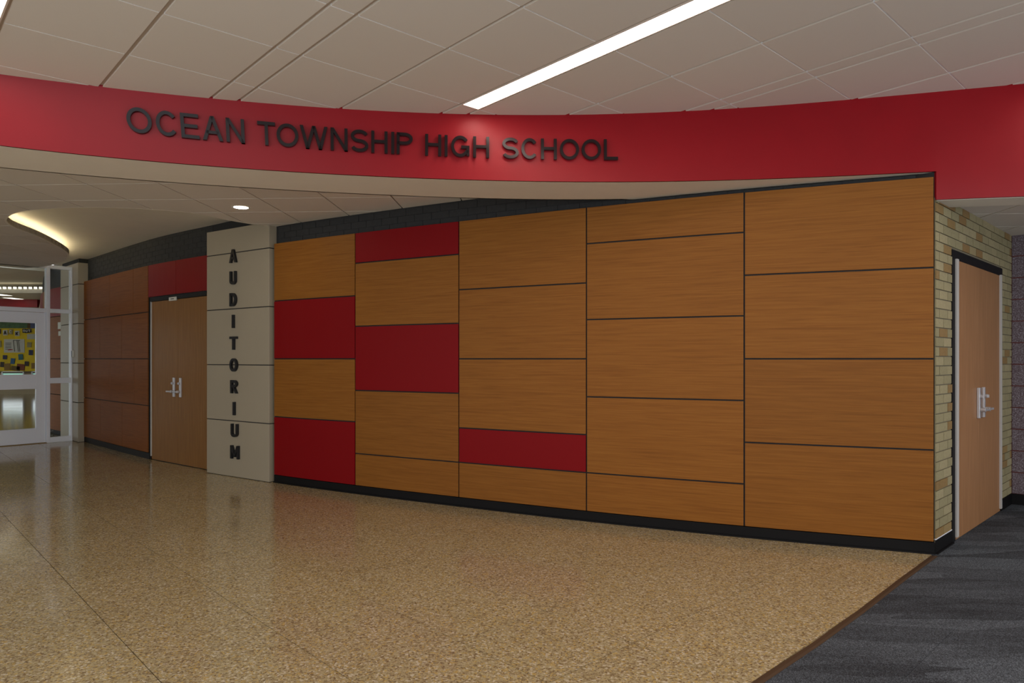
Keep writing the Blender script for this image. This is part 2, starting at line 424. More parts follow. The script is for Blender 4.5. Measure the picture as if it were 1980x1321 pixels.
# ------------------------------------------------------------------ curved back wall
mb = MB(); cslab(mb, WALL, 0, S_END-0.012, 0, 3.10, -0.25, -0.062, 90)
wall = mb.build('wall_back', DMORT, kind='structure', label='long curved wall clad in wood and red panels', smooth=False)
def uv_curve(cv, ou, ov):
    def f(x, y, z):
        i = np.argmin((cv.p[:, 0]-x)**2+(cv.p[:, 1]-y)**2); return (cv.s[i]+ou, z+ov)
    return f
def panel(px0, px1, z0, z1, m, name='wood_panel', gl=0.006, s0=None, s1=None):
    a = sp(px0) if s0 is None else s0; b = sp(px1) if s1 is None else s1
    mb = MB(); cslab(mb, WALL, a+gl, b-gl, z0+0.006, z1-0.006, -0.012, 0.0, 5)
    ou, ov = random.uniform(0, 50), random.uniform(0, 50)
    o = mb.build(name, m, wall, bevel=0.0012)
    me = o.data; ul = me.uv_layers.new(name='UVMap')
    for lp in me.loops:
        v = me.vertices[lp.vertex_index]; k = (v.index//4)/5
        ul.data[lp.index].uv = (a+(b-a)*k+ou, v.co.z+ov)
    return o
cuts = [PANEL_B, 0.73, 1.37, 2.01, PANEL_T]
cutb = [PANEL_B, 0.41, 1.05, 1.70, 2.34, PANEL_T]
cutc = [PANEL_B, 0.41, 0.73, 1.37, 2.01, PANEL_T]
cols = [(529.5, 686.5, cuts, 'RWRW'), (686.5, 887, cutb, 'WWRWR'), (887, 1133.8, cutc, 'WRWWW'), (1133.8, 1439, cutb, 'WWWWW'), (1439, 1806.3, cuts, 'WWWW')]
for x0, x1, cz, kinds in cols:
    for z0, z1, k in zip(cz[:-1], cz[1:], kinds):
        s1 = S_END+0.004 if x1 > 1800 else None
        o = panel(x0, x1, z0, z1, RED if k == 'R' else WOOD, 'red_panel' if k == 'R' else 'wood_panel', s0=sp(x0), s1=s1 if s1 else sp(x1))
        if k == 'R': o['label'] = 'red laminate wall panel'
# substrate behind the joints
mb = MB(); cslab(mb, WALL, sp(529.5), S_END-0.002, PANEL_B+0.004, PANEL_T-0.004, -0.061, -0.0125, 30); mb.build('joint_backing', BACK, wall)
# left stretch, darker wood in a running bond
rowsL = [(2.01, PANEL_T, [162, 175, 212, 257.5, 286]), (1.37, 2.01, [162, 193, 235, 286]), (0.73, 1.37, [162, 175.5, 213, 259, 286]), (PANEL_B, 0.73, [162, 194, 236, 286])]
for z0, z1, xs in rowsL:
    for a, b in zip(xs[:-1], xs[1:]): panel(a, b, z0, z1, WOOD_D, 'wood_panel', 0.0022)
for a, b in ((286.5, 340), (340, 403)):
    o = panel(a, b, 2.205, PANEL_T, RED, 'red_panel', 0.002); o['label'] = 'red laminate wall panel'
mb = MB(); cslab(mb, WALL, sp(161), sp(286.5), PANEL_B+0.004, PANEL_T-0.004, -0.061, -0.0125, 16)
cslab(mb, WALL, sp(286.5), sp(405), 2.205, PANEL_T-0.004, -0.061, -0.0125, 10); mb.build('joint_backing', BACK, wall)
# past the glazed screen: pink red and wood panels, a second door
sfar = sp(121)
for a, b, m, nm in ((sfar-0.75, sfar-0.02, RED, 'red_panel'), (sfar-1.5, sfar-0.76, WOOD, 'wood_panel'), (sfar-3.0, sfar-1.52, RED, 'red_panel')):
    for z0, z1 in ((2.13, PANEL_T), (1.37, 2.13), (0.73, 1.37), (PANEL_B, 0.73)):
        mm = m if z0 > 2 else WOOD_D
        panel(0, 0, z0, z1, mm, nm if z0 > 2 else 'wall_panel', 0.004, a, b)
# painted bricks over the panels
def bricks_on_curve(s0, s1, z0, z1, parent, m, d0, d1, bl=0.2032, ch=0.0677, joint=0.005):
    z = z0; r = 0
    while z < z1-0.01:
        zt = min(z+ch-joint, z1); q = s0-(bl/2 if r % 2 else 0)
        while q < s1:
            a, b = max(q, s0), min(q+bl-joint, s1)
            if b-a > 0.03:
                mb = MB(); cslab(mb, WALL, a, b, z, zt, d0, d1+random.uniform(-0.0008, 0.0008), 1); mb.build('painted_brick', m, parent)
            q += bl
        z += ch; r += 1
bricks_on_curve(sp(530), S_END-0.014, PANEL_T-0.01, Z_LOW+0.01, wall, DBRICK, -0.07, -0.058)
bricks_on_curve(sp(162), sp(403), PANEL_T-0.01, Z_TRAY-0.01, wall, DBRICK, -0.07, -0.058)
mb = MB(); cslab(mb, WALL, sfar-12, sfar, PANEL_T-0.01, Z_TRAY, -0.07, -0.052, 30); mb.build('upper_strip', DBRICK, wall)
mb = MB(); cslab(mb, WALL, sfar-14, sfar-3.02, PANEL_B, PANEL_T, -0.061, -0.01, 30); mb.build('corridor_cladding', BEIGE, wall)
# vertical rubber base
mb = MB(); cslab(mb, WALL, sp(529.5), S_END+0.006, 0, PANEL_B, -0.061, -0.003, 30); cslab(mb, WALL, sp(529.5), S_END+0.006, 0, 0.012, -0.003, 0.010, 30)
mb.build('baseboard_back', BASE, kind='structure', label='black rubber base under the curved panel wall')
mb = MB(); cslab(mb, WALL, sp(161), sp(288.5), 0, PANEL_B, -0.061, -0.003, 16)
mb.build('baseboard_left', BASE, kind='structure', label='black rubber base left of the auditorium doors')
# aluminium edge on the last wood panels
mb = MB(); cslab(mb, WALL, S_END+0.0045, S_END+0.0065, PANEL_B, 2.50, -0.05, -0.002, 1); mb.build('trim_2', MORTAR, kind='structure')

# ------------------------------------------------------------------ beige pillars
def oriented(pa, pb):
    t = np.array([pb[0]-pa[0], pb[1]-pa[1]]); ln = np.hypot(*t); t = t/ln
    n = np.array([t[1], -t[0]])
    f = lambda u, d: (pa[0]+t[0]*u+n[0]*d, pa[1]+t[1]*u+n[1]*d)
    return f, ln
def obox(mb, f, u0, u1, z0, z1, d0, d1):
    q = [f(u0, d0), f(u1, d0), f(u1, d1), f(u0, d1)]
    mb.hexa([(*p, z0) for p in q], [(*p, z1) for p in q])
def pillar(pa, pb, top, name, label, depth=0.22, coretop=None):
    f, ln = oriented(pa, pb)
    c = MB(); obox(c, f, 0.008, ln-0.008, 0, top-0.01, -depth, -0.008)
    if coretop: obox(c, f, 0.03, ln-0.02, top-0.01, coretop, -depth, -0.02)
    r = c.build(name, DMORT, kind='structure', label=label)
    for z0, z1 in ((0.0, 0.65), (0.65, 1.30), (1.30, 1.95), (1.95, 2.6), (2.6, top)):
        m = MB(); obox(m, f, 0, ln, z0+0.005, z1-0.005 if z1 < top else z1, -depth, 0)
        m.build('cladding_panel', BEIGE, r, bevel=0.004)
    return f, ln, r
pf, pln, pil = pillar((-3.668, 8.235), (-2.690, 7.588), 2.887, 'pillar', 'beige clad pillar carrying the vertical black letters', 0.2)
pf2, pln2, pil2 = pillar((-7.86, 11.93), (-7.115, 11.235), 2.95, 'pillar', 'narrow beige pillar beside the glazed screen', 0.16, Z_TRAY)

# ------------------------------------------------------------------ brick return wall with its door
mb = MB()
t0, t1 = bt(1841), bt(1935.5)     # door frame outer edges
ZB = 2.58
def bbox(mb, a, b, z0, z1, d0, d1):
    q = [bw(a, d0), bw(b, d0), bw(b, d1), bw(a, d1)]; mb.hexa([(*p, z0) for p in q], [(*p, z1) for p in q])
ZH = 2.185
bbox(mb, 0.012, t0, 0, 2.70, -0.2, -0.008); bbox(mb, t1, BLEN, 0, 2.70, -0.2, -0.008); bbox(mb, t0, t1, ZH, 2.70, -0.2, -0.008)
bwall = mb.build('wall_right', MORTAR, kind='structure', label='tan brick return wall around the reddish wood door')
z = 0.105; r = 0
while z < ZB-0.02:
    q = -0.1016 if r % 2 else 0.0
    zt = z+0.0677-0.008
    while q < BLEN:
        a, b = max(q, 0.012), min(q+0.2032-0.008, BLEN-0.002)
        segs = [(a, b)]
        if z < ZH:
            if zt > ZH: zt2 = zt
            segs = [s for s in ((a, min(b, t0)), (max(a, t1), b))]
        for (u, v) in segs:
            if v-u > 0.02:
                m = MB(); bbox(m, u, v, z, zt, -0.012, random.uniform(-0.0012, 0.0012)); m.build('brick', BRICK, bwall)
        q += 0.2032
    z += 0.0677; r += 1
mb = MB(); bbox(mb, -0.004, t0, 0, 0.10, -0.02, 0.004); bbox(mb, -0.004, t0, 0, 0.012, 0.004, 0.016); bbox(mb, t1, BLEN, 0, 0.10, -0.02, 0.004)
mb.build('baseboard_right', BASE, kind='structure', label='black rubber base of the tan brick wall')
mb = MB(); bbox(mb, -0.004, 0.02, 2.50, 2.69, -0.2, -0.006); mb.build('trim_5', BACK, kind='structure')
mb = MB(); bbox(mb, 0.0, t0-0.01, 0.10, 0.106, -0.01, 0.003); mb.build('trim_3', ALU, kind='structure')

def lever_set(leaf, f, u, z, d, dirn):
    """escutcheon, thumb turn and lever; f maps (u, d) to plan"""
    m = MB(); obox(m, f, u-0.022, u+0.022, z-0.115, z+0.135, d, d+0.022); m.build('escutcheon', SILVER, leaf, bevel=0.004)
    m = MB()
    def cyl(uc, zc, r, a, b, n=14):
        ring = [(uc+r*math.cos(2*math.pi*k/n), zc+r*math.sin(2*math.pi*k/n)) for k in range(n)]
        i = len(m.v)
        for dd in (a, b):
            for (uu, zz) in ring: x, y = f(uu, dd); m.v.append((x, y, zz))
        m.f.append(tuple(range(i, i+n))); m.f.append(tuple(range(i+2*n-1, i+n-1, -1)))
        for k in range(n): m.f.append((i+k, i+(k+1) % n, i+n+(k+1) % n, i+n+k))
        m.uv += [None]*(n+2)
    cyl(u, z+0.062, 0.016, d+0.022, d+0.04); obox(m, f, u-0.004, u+0.004, z+0.05, z+0.074, d+0.04, d+0.052)
    m.build('thumb_turn', SILVER, leaf)
    m = MB(); 
    def cyl2(): pass
    cylm = m
    n = 14
    ring = [(u+0.018*math.cos(2*math.pi*k/n), z-0.045+0.018*math.sin(2*math.pi*k/n)) for k in range(n)]
    i = len(m.v)
    for dd in (d+0.022, d+0.06):
        for (uu, zz) in ring: x, y = f(uu, dd); m.v.append((x, y, zz))
    m.f.append(tuple(range(i, i+n))); m.f.append(tuple(range(i+2*n-1, i+n-1, -1)))
    for k in range(n): m.f.append((i+k, i+(k+1) % n, i+n+(k+1) % n, i+n+k))
    a, b = (u-0.012, u+0.125) if dirn > 0 else (u-0.125, u+0.012)
    obox(m, f, a, b, z-0.055, z-0.037, d+0.042, d+0.060)
    e = (b-0.018, b) if dirn > 0 else (a, a+0.018)
    obox(m, f, e[0], e[1], z-0.055, z-0.037, d+0.028, d+0.044)
    m.build('lever', SILVER, leaf, bevel=0.003)
def double_door(name, label, f, u0, u1, m_wood, zt, zh, header_top, dirn, uh, zc, d_leaf, strip_z=0.045, black_side=0.055, stile_strip=0.03, both=True, fr_d=0.0):
    """u0..u1: inside of the frame; header between zh and header_top"""
    fr = MB()
    obox(fr, f, u0-black_side, u1+(black_side if both else 0.0), zh, header_top, -0.12, fr_d)
    obox(fr, f, u0-black_side, u0, 0, zh, -0.12, fr_d)
    if both: obox(fr, f, u1, u1+0.02, 0, zh, -0.12, fr_d-0.012)
    r = fr.build(name, BLACK, kind='structure', label=label)
    um = (u0+u1)/2
    for a, b in ((u0+0.003, um-0.0012), (um+0.0012, u1-0.003)):
        m = MB(); obox(m, f, a, b, 0.008, zt, d_leaf-0.045, d_leaf)
        ou, ov = random.uniform(0, 40), random.uniform(0, 40)
        base = np.array(f(0, 0)); dr = np.array(f(1, 0))-base
        lf = m.build('door_leaf', m_wood, r, uvf=lambda x, y, z: (float(np.dot(np.array([x, y])-base, dr))+ou, z+ov))
        lever_set(lf, f, um-uh if a < um-0.1 else um+uh, zc, d_leaf, dirn)
    s = MB(); obox(s, f, u0-0.002, u0+stile_strip, strip_z, zt, d_leaf-0.01, d_leaf+0.014)
    s.build('edge_guard', GUARD, r, label='pale metal edge strip')
    if both:
        s = MB(); obox(s, f, u1-stile_strip*0.6, u1+0.012, strip_z, zt, d_leaf-0.01, d_leaf+0.014); s.build('edge_guard', GUARD, r)
    return r
fb_ = lambda u, d: bw(u, d)
bk = double_door('door_2', 'reddish wood double door in the tan brick wall', fb_, bt(1847), bt(1934), WOOD_DOOR2, 2.12, 2.115, ZH, 1, 0.075, 1.0, -0.001,
            strip_z=0.03, black_side=bt(1847)-t0, stile_strip=0.05, fr_d=0.001)
# auditorium doors sit on the chord of the curve
qa, qb = WALL.at(sp(288), -0.002), WALL.at(sp(403), -0.002)
fa, la = oriented(qa, qb)
du = 0.045
door1 = double_door('door_1', 'light wood double doors left of the beige lettered pillar', fa, du, la-0.05, WOOD_DOOR, 2.145, 2.150, 2.203, -1, 0.085, 0.99, -0.012,
            strip_z=0.05, black_side=0.02, stile_strip=0.014, both=False)
m = MB(); u_ = (la)*0.37; obox(m, fa, u_, u_+0.19, 2.128, 2.175, -0.005, 0.012)
dp = m.build('door_sign', WHITE, label='small white name plate on the black header above the auditorium doors', cat='sign', bevel=0.002)
m = MB(); obox(m, fa, u_+0.05, u_+0.14, 2.147, 2.157, 0.012, 0.0125); m.build('printed_line', DARKT, dp)

# split-face block wall at the far right
BX = Curve([inner, (inner[0]+1.55, inner[1]-1.50), (inner[0]+3.1, inner[1]-3.0)], 8)
m = MB(); cslab(m, BX, -0.05, 4.2, 0, ZB, -0.2, -0.008, 2)
bl = m.build('wall_end', MORTAR_R, kind='structure', label='purplish split-face block wall at the far right')
z = 0.105; r = 0
while z < ZB-0.05:
    q = -0.2 if r % 2 else 0.0
    while q < 1.6:
        a, b = max(q, 0.0), q+0.392
        m = MB(); cslab(m, BX, a+0.004, b, z, min(z+0.192, ZB), -0.012, random.uniform(-0.002, 0.003), 1); m.build('block', BLOCK, bl); q += 0.4
    z += 0.2032; r += 1
m = MB(); cslab(m, BX, 0.0, 4.2, 0, 0.10, -0.01, 0.008, 2); m.build('baseboard_end', BASE, kind='structure', label='black rubber base of the block wall')

# ------------------------------------------------------------------ red fascia and soffits
m = MB()
n = len(XS)
def hang(i, zb, back_):
    """points of the face (or its back, 2 cm behind) at height zb, on the line from the bottom to the top edge"""
    zt_ = up(FT[i][0], 0)+0.03; k_ = max(0.0, (zb-Z_SOF)/(zt_-Z_SOF))
    return (FB[i][0], FB[i][1]+(FT[i][1]-FB[i][1])*k_+(0.02 if back_ else 0), zb)
for i in range(n-1):
    zb = Z_SOF if XS[i+1] <= XK+1e-6 else Z_SOF2
    A0, A1 = hang(i, zb, 0), hang(i+1, zb, 0); B0, B1 = hang(i, zb, 1), hang(i+1, zb, 1)
    a0_, a1_ = up(XS[i], 0)+0.03, up(XS[i+1], 0)+0.03
    T0, T1, U0, U1 = hang(i, a0_, 0), hang(i+1, a1_, 0), hang(i, a0_, 1), hang(i+1, a1_, 1)
    m.f += [tuple(len(m.v)+k for k in q) for q in ((0, 1, 3, 2), (5, 4, 6, 7), (4, 5, 1, 0))]
    if zb < Z_SOF:      # the face drops plumb below the soffit level, so it is built in two courses
        S0, S1, Q0, Q1 = hang(i, Z_SOF, 0), hang(i+1, Z_SOF, 0), hang(i, Z_SOF, 1), hang(i+1, Z_SOF, 1)
        m.f = m.f[:-3]; k = len(m.v)
        m.v += [A0, A1, S0, S1, T0, T1, B0, B1, Q0, Q1, U0, U1]
        m.f += [tuple(k+j for j in q) for q in ((0, 1, 3, 2), (2, 3, 5, 4), (7, 6, 8, 9), (9, 8, 10, 11), (6, 7, 1, 0))]; m.uv += [None]*5
        continue
    m.v += [A0, A1, T0, T1, B0, B1, U0, U1]; m.uv += [None]*3
fasc = m.build('wall_fascia', FASCIA, kind='structure', label='curved red fascia under the upper ceiling with the school name', recalc=False)
import bmesh
bm = bmesh.new(); bm.from_mesh(fasc.data); bmesh.ops.remove_doubles(bm, verts=bm.verts, dist=1e-5); bm.to_mesh(fasc.data); bm.free()
for p in fasc.data.polygons: p.use_smooth = True
fasc.data.set_sharp_from_angle(angle=math.radians(30))
# soffit strip between fascia and its back edge or the wall
m = MB(); front = [(p[0], p[1]+0.008) for p in FB if p[0] <= XK]
back = []
for p in front:
    x = p[0]
    y = np.polyval(sbp, min(max(x, sb[0][0]), sb[-1][0]))
    if x < sb[0][0]: y += np.polyval(np.polyder(sbp), sb[0][0])*(x-sb[0][0])
    # limit of the wall behind
    if x > 0.95: y = 6.2
    yw = np.interp(x, WALL.p[:, 0], WALL.p[:, 1])+0.06
    back.append((x, min(y, yw) if x > -2 else y))
for (a, b, c, d) in zip(front[:-1], front[1:], back[1:], back[:-1]):
    m.hexa([(*q, Z_SOF) for q in (a, b, c, d)], [(*q, Z_SOF+0.02) for q in (a, b, c, d)])
for a, b in zip(back[:-1], back[1:]):      # riser to the lower tile ceiling
    m.hexa([(a[0], a[1]-0.02, Z_SOF), (b[0], b[1]-0.02, Z_SOF), (*b, Z_SOF), (*a, Z_SOF)], [(a[0], a[1]-0.02, Z_LOW+0.05), (b[0], b[1]-0.02, Z_LOW+0.05), (*b, Z_LOW+0.05), (*a, Z_LOW+0.05)])
m.build('soffit', SOFFIT, kind='structure', label='beige painted soffit under the red fascia')
m = MB()
fr2 = [p for p in FB if p[0] >= XK]
sofb = [(p[0], min(p[1]+0.32, 5.1) if p[0] > XK+0.3 else p[1]+0.32) for p in fr2]
for (a, b) in zip(fr2[:-1], fr2[1:]):
    c, d = (b[0], b[1]+0.30), (a[0], a[1]+0.30); a = (a[0], a[1]+0.04); b = (b[0], b[1]+0.04)
    m.hexa([(*q, Z_SOF2) for q in (a, b, c, d)], [(*q, Z_COR+0.06) for q in (a, b, c, d)])
m.build('soffit', SOFFIT, kind='structure', label='beige painted soffit over the carpeted passage')
m = MB(); k = cornerK   # side cheek of the fascia drop against the wall corner
# ------------------------------------------------------------------ ceilings
def ceiling(name, label, region, zf, A, B, acuts, bcuts, gap, th=0.014, deep=0.012, mat_t=TILE, skip=None, back_m=None):
    if parea(region) < 0: region = region[::-1]
    m = MB(); m.prism(region, lambda x, y: zf(x, y)+deep, lambda x, y: zf(x, y)+0.06)
    c = m.build(name, back_m or REVEAL, kind='structure', label=label)
    for cell, p in grid_tiles(region, A, B, acuts, bcuts, gap, 0.010):
        if skip and skip(cell): continue
        t = MB(); t.prism(p, zf, lambda x, y: zf(x, y)+min(th, deep+0.002))
        t.build('ceiling_tile', mat_t, c)
    t = MB()
    for b in bcuts:
        for a0, a1 in zip(acuts[:-1], acuts[1:]):
            if skip and (skip((a0, a1, b, b-0.1)) or skip((a0, a1, b, b+0.1))): continue
            lo_, hi_ = a0+gap/2, a1-gap/2
            run = []
            for k in range(13):
                a = lo_+(hi_-lo_)*k/12
                if inside(region, a*A[0]+b*B[0], a*A[1]+b*B[1]): run.append(a)
                if (k == 12 or not inside(region, a*A[0]+b*B[0], a*A[1]+b*B[1])) and len(run) > 1:
                    q = [(a_*A[0]+v*B[0], a_*A[1]+v*B[1]) for a_, v in ((run[0], b-0.0045), (run[-1], b-0.0045), (run[-1], b+0.0045), (run[0], b+0.0045))]
                    t.prism(q, lambda x, y: zf(x, y)+0.002, lambda x, y: zf(x, y)+deep+0.001); run = []
    t.build('grid_bars', BARM, c, kind='stuff')
    return c
# upper ceiling
ureg = [(x, y+0.01) for x, y in FT] + [(6.4, FT[-1][1]), (6.4, -3.5), (-6.4, -3.5), (-6.4, FT[0][1])]
a_cuts = [-3.5+0.0]
base_cols = [1.116, 1.712, 1.871, 2.470, 3.076, 3.241, 3.824, 4.447, 4.588, 5.221]
lo = [1.116-0.61*k for k in range(1, 2)]; # 0.506
left = [0.535, 0.365]; v = 0.365
while v > -6.6: v -= 0.61; left.append(v)
right = [5.81, 5.975]; v = 5.975
while v < 8.6: v += 0.61; right.append(v)
acuts = sorted(left)+base_cols+right
v0, w = 2.508, 0.614
bcuts = [v0+w*k for k in range(-11, 7)]
LIGHTS = [(0.365, 0.535, 4), (3.076, 3.241, 2), (5.81, 5.975, -3)]
def is_light(cell):
    for a0, a1, j in LIGHTS:
        if abs(cell[0]-a0) < 1e-3 and cell[3] <= v0+w*j+1e-3: return True
    return False
ceil_up = ceiling('ceiling', 'upper white tile ceiling with strip lights on the lobby side', ureg, up, GA, GB, acuts, bcuts, 0.024, skip=is_light, back_m=REVEAL_UP)
# strip lights
names = ['white ceiling strip light at the upper left corner of the view', 'long white strip light in the upper ceiling above HIGH', 'white strip light in the upper ceiling beyond the right edge']
for (a0, a1, j), lb in zip(LIGHTS, names):
    b1 = v0+w*j; b0 = v0-w*9
    cc = lambda a, b: (a*GA[0]+b*GB[0], a*GA[1]+b*GB[1])
    base = cc((a0+a1)/2, b1)
    rt = root('strip_light', (base[0], base[1], up(*base)), label=lb, cat='ceiling light')
    rg = ureg if parea(ureg) > 0 else ureg[::-1]
    b = b1
    while b > b0+0.1:
        e = b-2*w
        q = [cc(a0+0.014, e+0.006), cc(a1-0.014, e+0.006), cc(a1-0.014, b-0.006), cc(a0+0.014, b-0.006)]
        t = MB(); t.prism(q, lambda x, y: up(x, y)-0.001, lambda x, y: up(x, y)+0.01); put(t.build('diffuser', STRIP), rt)
        b = e
    t = MB()
    for u0_, u1_ in ((a0+0.004, a0+0.013), (a1-0.013, a1-0.004)):
        q = [cc(u0_, b0), cc(u1_, b0), cc(u1_, b1), cc(u0_, b1)]; t.prism(q, lambda x, y: up(x, y)-0.003, lambda x, y: up(x, y)+0.011)
    q = [cc(a0+0.004, b1-0.006), cc(a1-0.004, b1-0.006), cc(a1-0.004, b1), cc(a0+0.004, b1)]; t.prism(q, lambda x, y: up(x, y)-0.003, lambda x, y: up(x, y)+0.011)
    put(t.build('housing', GRID), rt)

# lower ceiling with its lobed opening
kk = (Z_LOW-CAM_H)*F
def lp(x, y): D = kk/(HY-y); return (bear(x)*D, D)
edge_px = [(488, 434), (438, 425.5), (375, 413), (297, 406), (236, 403), (177, 402), (106, 403.8), (60, 407.2), (35, 411), (20, 417), (13, 425.5), (18, 433), (32, 441), (71, 456), (106, 473), (127, 485.6), (133.6, 492.7), (132, 499), (127, 505), (106, 511), (85, 515.6)]
ecv = Curve([lp(*p) for p in edge_px], 8)
epts = [tuple(p) for p in ecv.p]
wb = [WALL.at(q, -0.07) for q in np.linspace(sp(527), sp(1260), 24)]
soffedge = [(x, y-0.02) for (x, y) in back if x < 0.9 and x > -8][::-1]
soffedge = [p for p in soffedge]
lreg = [(-2.55, 7.72)] + wb + soffedge + [(-9.3, soffedge[-1][1]-1.0), (-9.35, 9.4), (-7.98, 11.22)] + epts[::-1]
if parea(lreg) < 0: lreg.reverse()
TL = math.radians(2.5); LA = (math.cos(TL), -math.sin(TL)); LB = (math.sin(TL), math.cos(TL))
la0 = -2.95*LA[0]+6.5*LA[1]; lb0 = -2.3*LB[0]+6.90*LB[1]
zl = lambda x, y: Z_LOW
la_c = [la0+0.62*k for k in range(-11, 9)]; lb_c = [lb0+0.575*k for k in range(-9, 9)]
ceil_low = ceiling('ceiling_lower', 'lower tile ceiling behind the red fascia', lreg, zl, LA, LB, la_c, lb_c, 0.014, th=0.014, deep=0.010)
# lip round the opening, thin slab edge, and recessed tray above
m = MB()
for a, b in zip(range(0, len(epts)-1), range(1, len(epts))):
    pa, pb = epts[a], epts[b]
    ta = ecv.tan(ecv.s[a]); tb = ecv.tan(ecv.s[b])
    na, nb = (ta[1], -ta[0]), (tb[1], -tb[0])
    pa2, pb2 = (pa[0]+na[0]*-0.02, pa[1]+na[1]*-0.02), (pb[0]-nb[0]*0.02, pb[1]-nb[1]*0.02)
    m.hexa([(*q, Z_LOW-0.0005) for q in (pa, pb, pb2, pa2)], [(*q, Z_LOW+0.065) for q in (pa, pb, pb2, pa2)])
lip = m.build('ceiling_lip', TRAY, kind='structure', label='curved pale edge of the lobed ceiling opening')
# which side of the edge is outside the opening (the slab side)?
cen = np.array([-4.4, 8.4])
def outp(i, d):
    p = np.array(epts[i]); t = ecv.tan(ecv.s[i]); nrm = np.array([t[1], -t[0]])
    if np.dot(nrm, p-np.array([-5.0, 8.2])) < 0 and i < 200: pass
    return tuple(p+nrm*SIGN*d)
t = ecv.tan(ecv.s[10]); nrm = np.array([t[1], -t[0]]); SIGN = -1 if np.dot(nrm, np.array([0, 1.0])) > 0 else 1
outer = [outp(i, 0.24) for i in range(0, len(epts), 3)]
treg = outer + [(-8.2, 11.6), (-7.9, 12.4)] + [WALL.at(q, -0.15) for q in np.linspace(sp(125), sp(500), 24)]
m = MB(); m.prism(treg, Z_TRAY, Z_TRAY+0.03)
tray = m.build('ceiling_recess', TRAY, kind='structure', label='recessed drywall ceiling above the lobed opening')
m = MB()
for a, b in zip(outer[:-1], outer[1:]):
    m.poly([(*a, Z_LOW), (*b, Z_LOW), (*b, Z_TRAY), (*a, Z_TRAY)])
m.build('cove_wall', TRAY, tray)
i0 = int(len(epts)*0.40); i1 = int(len(epts)*0.985)
m = MB()
for i in range(i0, i1):
    a, b, c, d = outp(i, 0.10), outp(i+1, 0.10), outp(i+1, 0.125), outp(i, 0.125)
    m.hexa([(*q, Z_LOW+0.061) for q in (a, b, c, d)], [(*q, Z_LOW+0.072) for q in (a, b, c, d)])
m.build('cove_light', COVE, label='warm rope light hidden in the curved ceiling cove', cat='cove light')
# downlight in the lower ceiling
def disc(m, c, z, r0, r1, z1, n=28):
    i = len(m.v)
    for k in range(n):
        a = 2*math.pi*k/n; m.v += [(c[0]+r0*math.cos(a), c[1]+r0*math.sin(a), z), (c[0]+r1*math.cos(a), c[1]+r1*math.sin(a), z1)]
    for k in range(n): j = (k+1) % n; m.f.append((i+2*k, i+2*k+1, i+2*j+1, i+2*j)); m.uv.append(None)
def downlight(c, z, r, label):
    rt = root('downlight', (c[0], c[1], z), label=label, cat='ceiling light', group=None)
    m = MB(); disc(m, c, z-0.003, r+0.015, r, z-0.004); disc(m, c, z-0.004, r, r-0.006, z-0.001); put(m.build('trim_ring', ALU), rt)
    m = MB(); m.v = [(c[0]+(r-0.006)*math.cos(2*math.pi*k/28), c[1]+(r-0.006)*math.sin(2*math.pi*k/28), z-0.0015) for k in range(28)]; m.f = [tuple(range(28))]
    put(m.build('lens', DOWNL), rt)
downlight(lp(466, 401), Z_LOW, 0.072, 'round recessed downlight in the lower ceiling above the lettered pillar')
for k, (x, y) in enumerate(((-4.9, 4.6), (-6.6, 5.6), (-7.6, 8.2))):  # unseen downlights added to brighten the floor and lower ceiling
    downlight((x, y), Z_LOW, 0.072, 'added fill downlight, unseen beyond the left edge of the view, %s from the fascia' % ('nearest', 'second', 'third')[k])
# corridor ceiling to the right
creg = [(cornerK[0]-0.05, cornerK[1]+0.25)] + [(p[0], p[1]+0.29) for p in fr2 if p[0] > 3.1] + [(7.4, 4.6), (7.4, 7.0), (inner[0]+0.1, inner[1]+0.15)]
ceil_cor = ceiling('ceiling_passage', 'low tile ceiling over the carpeted passage', creg, lambda x, y: Z_COR, LA, LB,
                   [3.867*LA[0]+5.6*LA[1]-0.02+0.575*k for k in range(-4, 8)], [3.8*LB[0]+5.48*LB[1]+0.55*k for k in range(-4, 6)], 0.018)

# ------------------------------------------------------------------ glazed screen at the left
SP = (-7.388, 11.489); SU = np.array([-0.612, -0.791]); SU /= np.hypot(*SU)
SNn = np.array([-SU[1], SU[0]])          # towards the lobby? fixed below
if np.dot(SNn, -np.array(SP)) < 0: SNn = -SNn
fs = lambda u, d: (SP[0]+SU[0]*u+SNn[0]*d, SP[1]+SU[1]*u+SNn[1]*d)
def su(px):
    r = bear(px); return (SP[0]-r*SP[1])/(r*SU[1]-SU[0])
uj, um0, um1 = su(135.2), su(95), su(88)
DW = 0.93
ud1 = um1+DW*2; uend = ud1+(um1-um0)+(um0-0)
m = MB()
ztop, zt0, zt1, zt2 = 2.905, 2.85, 2.19, 2.125
obox(m, fs, 0, uj, 0, ztop, -0.05, 0.05); obox(m, fs, um0, um1, 0, ztop, -0.05, 0.05)
obox(m, fs, ud1, ud1+(um1-um0), 0, ztop, -0.05, 0.05); obox(m, fs, uend-uj, uend, 0, ztop, -0.05, 0.05)
win = m.build('window_1', ALU, kind='structure', label='white aluminium glazed screen with door at the far left', bevel=0.004)
def bar(u0, u1, z0, z1, nm='rail'):
    m = MB(); obox(m, fs, u0, u1, z0, z1, -0.045, 0.045); m.build(nm, ALU, win, bevel=0.003)
def pane(u0, u1, z0, z1, par=None):
    m = MB(); obox(m, fs, u0, u1, z0, z1, -0.004, 0.004); m.build('pane', GLASS, par or win)
for a, b in ((uj, um0), (ud1+(um1-um0), uend-uj)):
    bar(a, b, zt0, ztop); bar(a, b, zt2, zt1); bar(a, b, 0.968, 1.056); bar(a, b, 0, 0.085)
    for z0, z1 in ((zt1, zt0), (1.056, zt2), (0.085, 0.968)): pane(a, b, z0, z1)
bar(um1, ud1, zt0, ztop); bar(um1, ud1, zt2, zt1); pane(um1, ud1, zt1, zt0)
